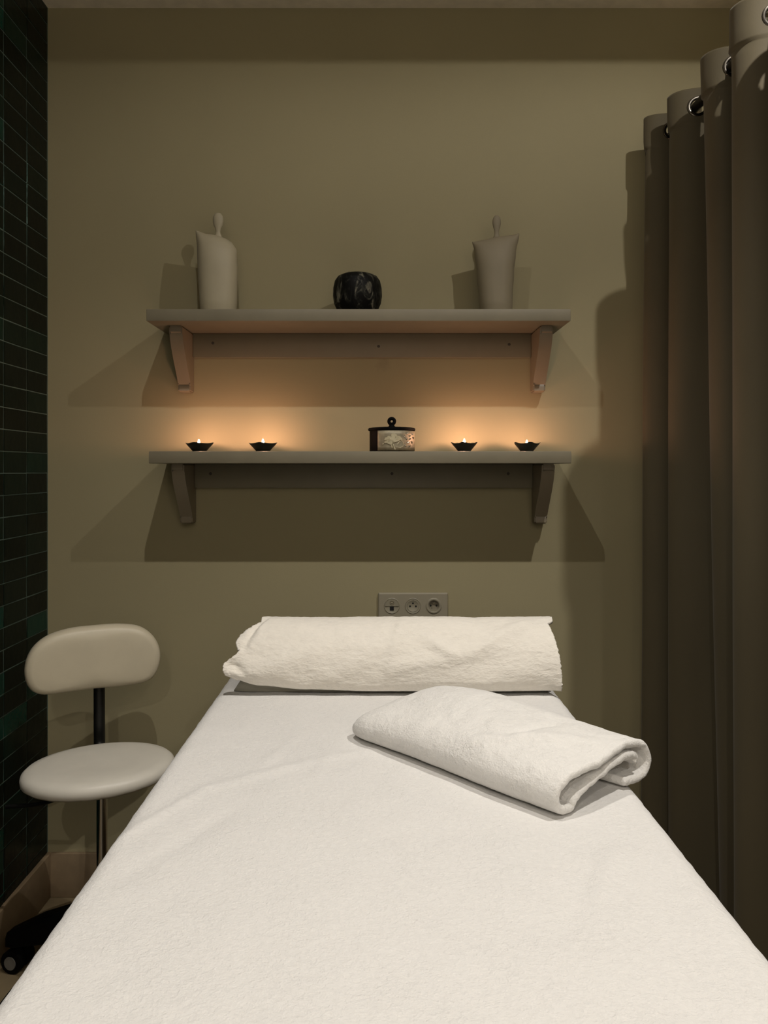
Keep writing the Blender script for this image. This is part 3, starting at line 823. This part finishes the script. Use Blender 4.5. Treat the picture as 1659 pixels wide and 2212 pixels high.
def folded(u, v):
    k = u*199; i = min(int(k), 198); f = k-i
    p = PC[i]*(1-f) + PC[i+1]*f
    s = v*TL
    a, h = p.x, p.y
    # left end is squashed and rounded, the middle puffs up
    endl = min(1, s/0.055); rl = sqrt(max(0, 1-(1-endl)**2))
    sq = 0.72 + 0.28*min(1, s/0.16)
    puff = 1 + 0.34*exp(-((s-0.07)/0.12)**2)*max(0, min(1, (a-0.05)/0.13)) + 0.10*exp(-((s-0.24)/0.13)**2)*min(1, max(0, a/0.1))
    sag = 1 - 0.13*max(0, (s-0.33)/0.10)*max(0, 1-abs(a-0.09)/0.10)
    hh = 0.008 + (h-0.008)*sq*puff*sag*(0.55+0.45*rl)
    aa = 0.120 + (a-0.120)*(0.82+0.18*rl) + 0.004*sin(s*13)
    ss = s
    ss += (0.006*ns(u*6, v*2, 3) + 0.0010*ns(u*40, 7, 2))*v + 0.004*sin(a*22)*v     # uneven right-hand end
    if v > 0.97: hh += 0.0012*ns(u*60, 3, 1)
    w = TO + UV*ss + UU*aa + Vector((0, 0, hh))
    w += Vector((0, 0, 1))*(0.0022*ns(s*14, a*12, 1) + 0.0014*ns(s*42, a*40, h*40) + 0.0007*ns(s*130, a*130, h*90))*min(1, h/0.03)
    if h > 0.045:
        for ax, ay, bx, by, wd, ht in FOLDS:
            dx, dy = bx-ax, by-ay; t = min(1, max(0, ((s-ax)*dx+(a-ay)*dy)/(dx*dx+dy*dy)))
            d2 = (s-ax-t*dx)**2+(a-ay-t*dy)**2
            w.z += ht*exp(-d2/(wd*wd))
    w.z = max(w.z, BED+0.0085)
    return w
endmap = lambda v: 1-(1-v)**1.5
bm = bmesh.new(); grid(bm, 260, 200, lambda u, v: folded(u, endmap(v)))
ft = obj('folded_towel', bm, M['towelterry'], None, angle=180, loc=TO)
tag(ft, 'thick folded white bath towel lying askew on the table cover', 'towel')
sd = ft.modifiers.new('t', 'SOLIDIFY'); sd.thickness = TT; sd.offset = 0; sd.use_quality_normals = True
vg = ft.vertex_groups.new(name='hem')      # the cloth thins to a rounded edge along its hems
for i in range(260):
    for j in range(200):
        dd = min((1-endmap(j/199))*TL, i/259*0.66, (259-i)/259*0.66)
        wt = sqrt(max(0, 1-(1-min(1, dd/0.0065))**2))
        vg.add([i*200+j], max(0.04, wt), 'REPLACE')
sd.vertex_group = 'hem'; sd.thickness_vertex_group = 0.0

# ================================================================ STOOL
SC = Vector((-0.713, 1.95, 0)); STOP = 0.570
ang = math.radians(22)                        # the stool is turned a little to its left
ex = Vector((cos(ang), sin(ang), 0)); ey = Vector((-sin(ang), cos(ang), 0))   # long axis, backwards
stool = thing('swivel_stool', 'white padded swivel stool with backrest in the tiled corner', 'stool', (SC.x, SC.y, 0))
def place(bm, c, X=ex, Y=ey):
    for v in bm.verts:
        q = v.co.copy(); v.co = c + X*q.x + Y*q.y + Vector((0, 0, q.z))
bm = bmesh.new()
def seatwarp(q, a, r, h):
    return Vector((q.x, q.y, q.z + (0.0004*sin(a*23)*(1 if h < 0.012 else 0))))
lathe(bm, [(0, 0.0), (0.160, 0.0), (0.178, 0.003), (0.186, 0.010), (0.1875, 0.020), (0.185, 0.029), (0.176, 0.037), (0.155, 0.041), (0.10, 0.041), (0.05, 0.0395), (0, 0.039)], (0, 0, 0), 96, 1.0, 0.83, warp=seatwarp)
place(bm, Vector((SC.x, SC.y, STOP-0.041))); obj('seat', bm, M['vinyl'], stool, angle=60)
bm = bmesh.new(); lathe(bm, [(0, 0), (0.12, 0), (0.12, 0.012), (0, 0.012)], (SC.x, SC.y, STOP-0.0535), 32, 1, 0.8); obj('seat_plate', bm, M['blackm'], stool)
# backrest
bang = math.radians(24)
BXv = Vector((cos(bang), sin(bang), 0)); BYv = Vector((-sin(bang), cos(bang), 0))
BC = Vector((-0.783, 2.105, 0.794))
out = catmull([(0.0, -0.086, 0), (-0.08, -0.087, 0), (-0.145, -0.083, 0), (-0.176, -0.058, 0), (-0.186, -0.01, 0), (-0.170, 0.040, 0), (-0.130, 0.074, 0), (-0.07, 0.090, 0), (0.0, 0.093, 0), (0.07, 0.092, 0), (0.128, 0.080, 0),
               (0.168, 0.046, 0), (0.184, 0.0, 0), (0.176, -0.048, 0), (0.148, -0.078, 0), (0.08, -0.087, 0), (0.0, -0.086, 0)], 97)[:-1]
bm = bmesh.new(); layers = [(0.90, 0.030), (0.97, 0.027), (1.0, 0.012), (1.0, -0.004), (0.975, -0.016), (0.93, -0.0235), (0.82, -0.0275), (0.6, -0.029), (0.3, -0.0295)]
rings = []
for s, d in layers:
    r = []
    for p in out:
        x, z = p.x*s, p.y*s
        if s > 0.8:   # keep the margin even all round
            L = sqrt(p.x**2+p.y**2); m = (1-s)*0.12; x, z = p.x*(1-m/L*1.0), p.y*(1-m/L*1.4)
        bend = -0.35*x*x      # wraps gently around the sitter
        q = BC + BXv*x*0.955 + BYv*(d+bend+0.012) + Vector((0, 0, z*0.97))
        r.append(bm.verts.new(q))
    rings.append(r)
for a, b in zip(rings, rings[1:]):
    for k in range(96): bm.faces.new((a[k], a[(k+1) % 96], b[(k+1) % 96], b[k]))
bm.faces.new(rings[0]); bm.faces.new(rings[-1])
obj('backrest', bm, M['vinylb'], stool, angle=60)
bm = bmesh.new()
pb = BC + BXv*0.015
path = catmull([SC + ey*0.02 + Vector((0, 0, STOP-0.060)), SC + ey*0.12 + Vector((0, 0, STOP-0.064)), pb + BYv*0.045 + Vector((-0.0, 0, -0.262)), pb + BYv*0.050 + Vector((0, 0, -0.20)), pb + BYv*0.052 + Vector((0, 0, -0.12)), pb + BYv*0.052 + Vector((0, 0, -0.04)), pb + BYv*0.050 + Vector((0, 0, 0.03))], 30)
tube(bm, path, 0.0155, 14); obj('back_post', bm, M['blackm'], stool)
bm = bmesh.new(); c = Vector((SC.x+0.006, SC.y, 0))
tube(bm, [c+Vector((0, 0, 0.25)), c+Vector((0, 0, STOP-0.05))], 0.0135, 24); obj('piston', bm, M['chrome'], stool)
bm = bmesh.new(); lathe(bm, [(0, 0.16), (0.028, 0.16), (0.028, 0.27), (0.022, 0.28), (0, 0.28)], c, 24); obj('gas_column', bm, M['blackm'], stool)
bm = bmesh.new()
tube(bm, catmull([SC+Vector((-0.04, -0.03, STOP-0.052)), SC+Vector((-0.075, -0.05, STOP-0.058)), SC+Vector((-0.10, -0.045, STOP-0.080)), SC+Vector((-0.155, -0.03, STOP-0.098)), SC+Vector((-0.235, -0.01, STOP-0.112))], 20), 0.0052, 10); obj('height_lever', bm, M['blackm'], stool)
bm = bmesh.new(); lathe(bm, [(0, 0.10), (0.044, 0.10), (0.046, 0.13), (0.042, 0.20), (0.032, 0.215), (0, 0.215)], c, 28); obj('hub', bm, M['black'], stool)
for k in range(5):
    a = math.radians(166+72*k); d = Vector((cos(a), sin(a), 0)); n = Vector((-d.y, d.x, 0))
    bm = bmesh.new(); sec = []
    for r, zt, zb, w in [(0.03, 0.205, 0.115, 0.030), (0.10, 0.182, 0.105, 0.028), (0.18, 0.150, 0.085, 0.025), (0.25, 0.112, 0.066, 0.023), (0.275, 0.098, 0.064, 0.020)]:
        b = c + d*r; sec.append([bm.verts.new(b + n*(w*sx) + Vector((0, 0, z))) for sx, z in ((-1, zb), (1, zb), (1, zt-0.012), (0.7, zt), (-0.7, zt), (-1, zt-0.012))])
    for A, B in zip(sec, sec[1:]):
        for j in range(6): bm.faces.new((A[j], A[(j+1) % 6], B[(j+1) % 6], B[j]))
    bm.faces.new(sec[0]); bm.faces.new(sec[-1])
    leg = obj('leg', bm, M['black'], stool, angle=30)
    bm = bmesh.new(); w = c + d*0.252
    wa = n
    for off in (-0.018, 0.018):
        tube(bm, [w + wa*(off-0.010) + Vector((0, 0, 0.030)), w + wa*(off+0.010) + Vector((0, 0, 0.030))], 0.030, 24)
    tube(bm, [w + Vector((0, 0, 0.03)), w + Vector((0, 0, 0.07))], 0.008, 10)
    ca = obj('caster', bm, M['black'], leg, angle=30)
    for off in (-0.0295, 0.0295):
        bm = bmesh.new(); tube(bm, [w + wa*off + Vector((0, 0, 0.030)), w + wa*(off*1.08) + Vector((0, 0, 0.030))], 0.017, 20)
        obj('wheel_cap', bm, M['greyplastic'], leg)

# ================================================================ LIGHT
def spot(x, y, watts, size, blend, col=(1.0, 0.95, 0.88), z=LZ):
    l = bpy.data.lights.new('spot', 'SPOT'); l.energy = watts; l.spot_size = math.radians(size); l.spot_blend = blend
    l.shadow_soft_size = 0.009; l.color = col
    o = bpy.data.objects.new('spot_light', l); COL.objects.link(o); o.location = (x, y, z)
    return o
for L, beam, spill in ((LAMPS[0], 56, 7), (LAMPS[1], 72, 24)):      # each lamp: the reflector's beam and its weak wide spill
    spot(*L, beam, 118, 1.0)
    spot(*L, spill, 176, 0.35)
for L in LAMPS[2:]:      # added fill lamps, never in view, bounced off the white front wall
    spot(*L, 100, 150, 1.0, z=CEIL-0.03)
w = bpy.data.worlds.new('night'); scn.world = w; w.use_nodes = True
w.node_tree.nodes['Background'].inputs['Color'].default_value = (0.02, 0.018, 0.014, 1)
w.node_tree.nodes['Background'].inputs['Strength'].default_value = 0.3

# ================================================================ CAMERA
F = 1640
cam = bpy.data.cameras.new('camera'); cam.sensor_fit = 'HORIZONTAL'; cam.sensor_width = 36; cam.lens = 36*F/1659
cam.shift_x = 14.5/1659; cam.shift_y = -92/1659
cam.clip_start = 0.02
co = bpy.data.objects.new('camera', cam); COL.objects.link(co); co.location = (0, 0, EYE); co.rotation_euler = (pi/2, 0, 0)
scn.camera = co
scn.view_settings.view_transform = 'Standard'; scn.view_settings.look = 'None'
scn.view_settings.exposure = 0.0; scn.view_settings.gamma = 1.0; scn.view_settings.use_curve_mapping = False
scn.cycles.use_denoising = True
scn.cycles.max_bounces = 8; scn.cycles.diffuse_bounces = 5
scn.cycles.caustics_reflective = False; scn.cycles.caustics_refractive = False
scn.cycles.sample_clamp_indirect = 4.0
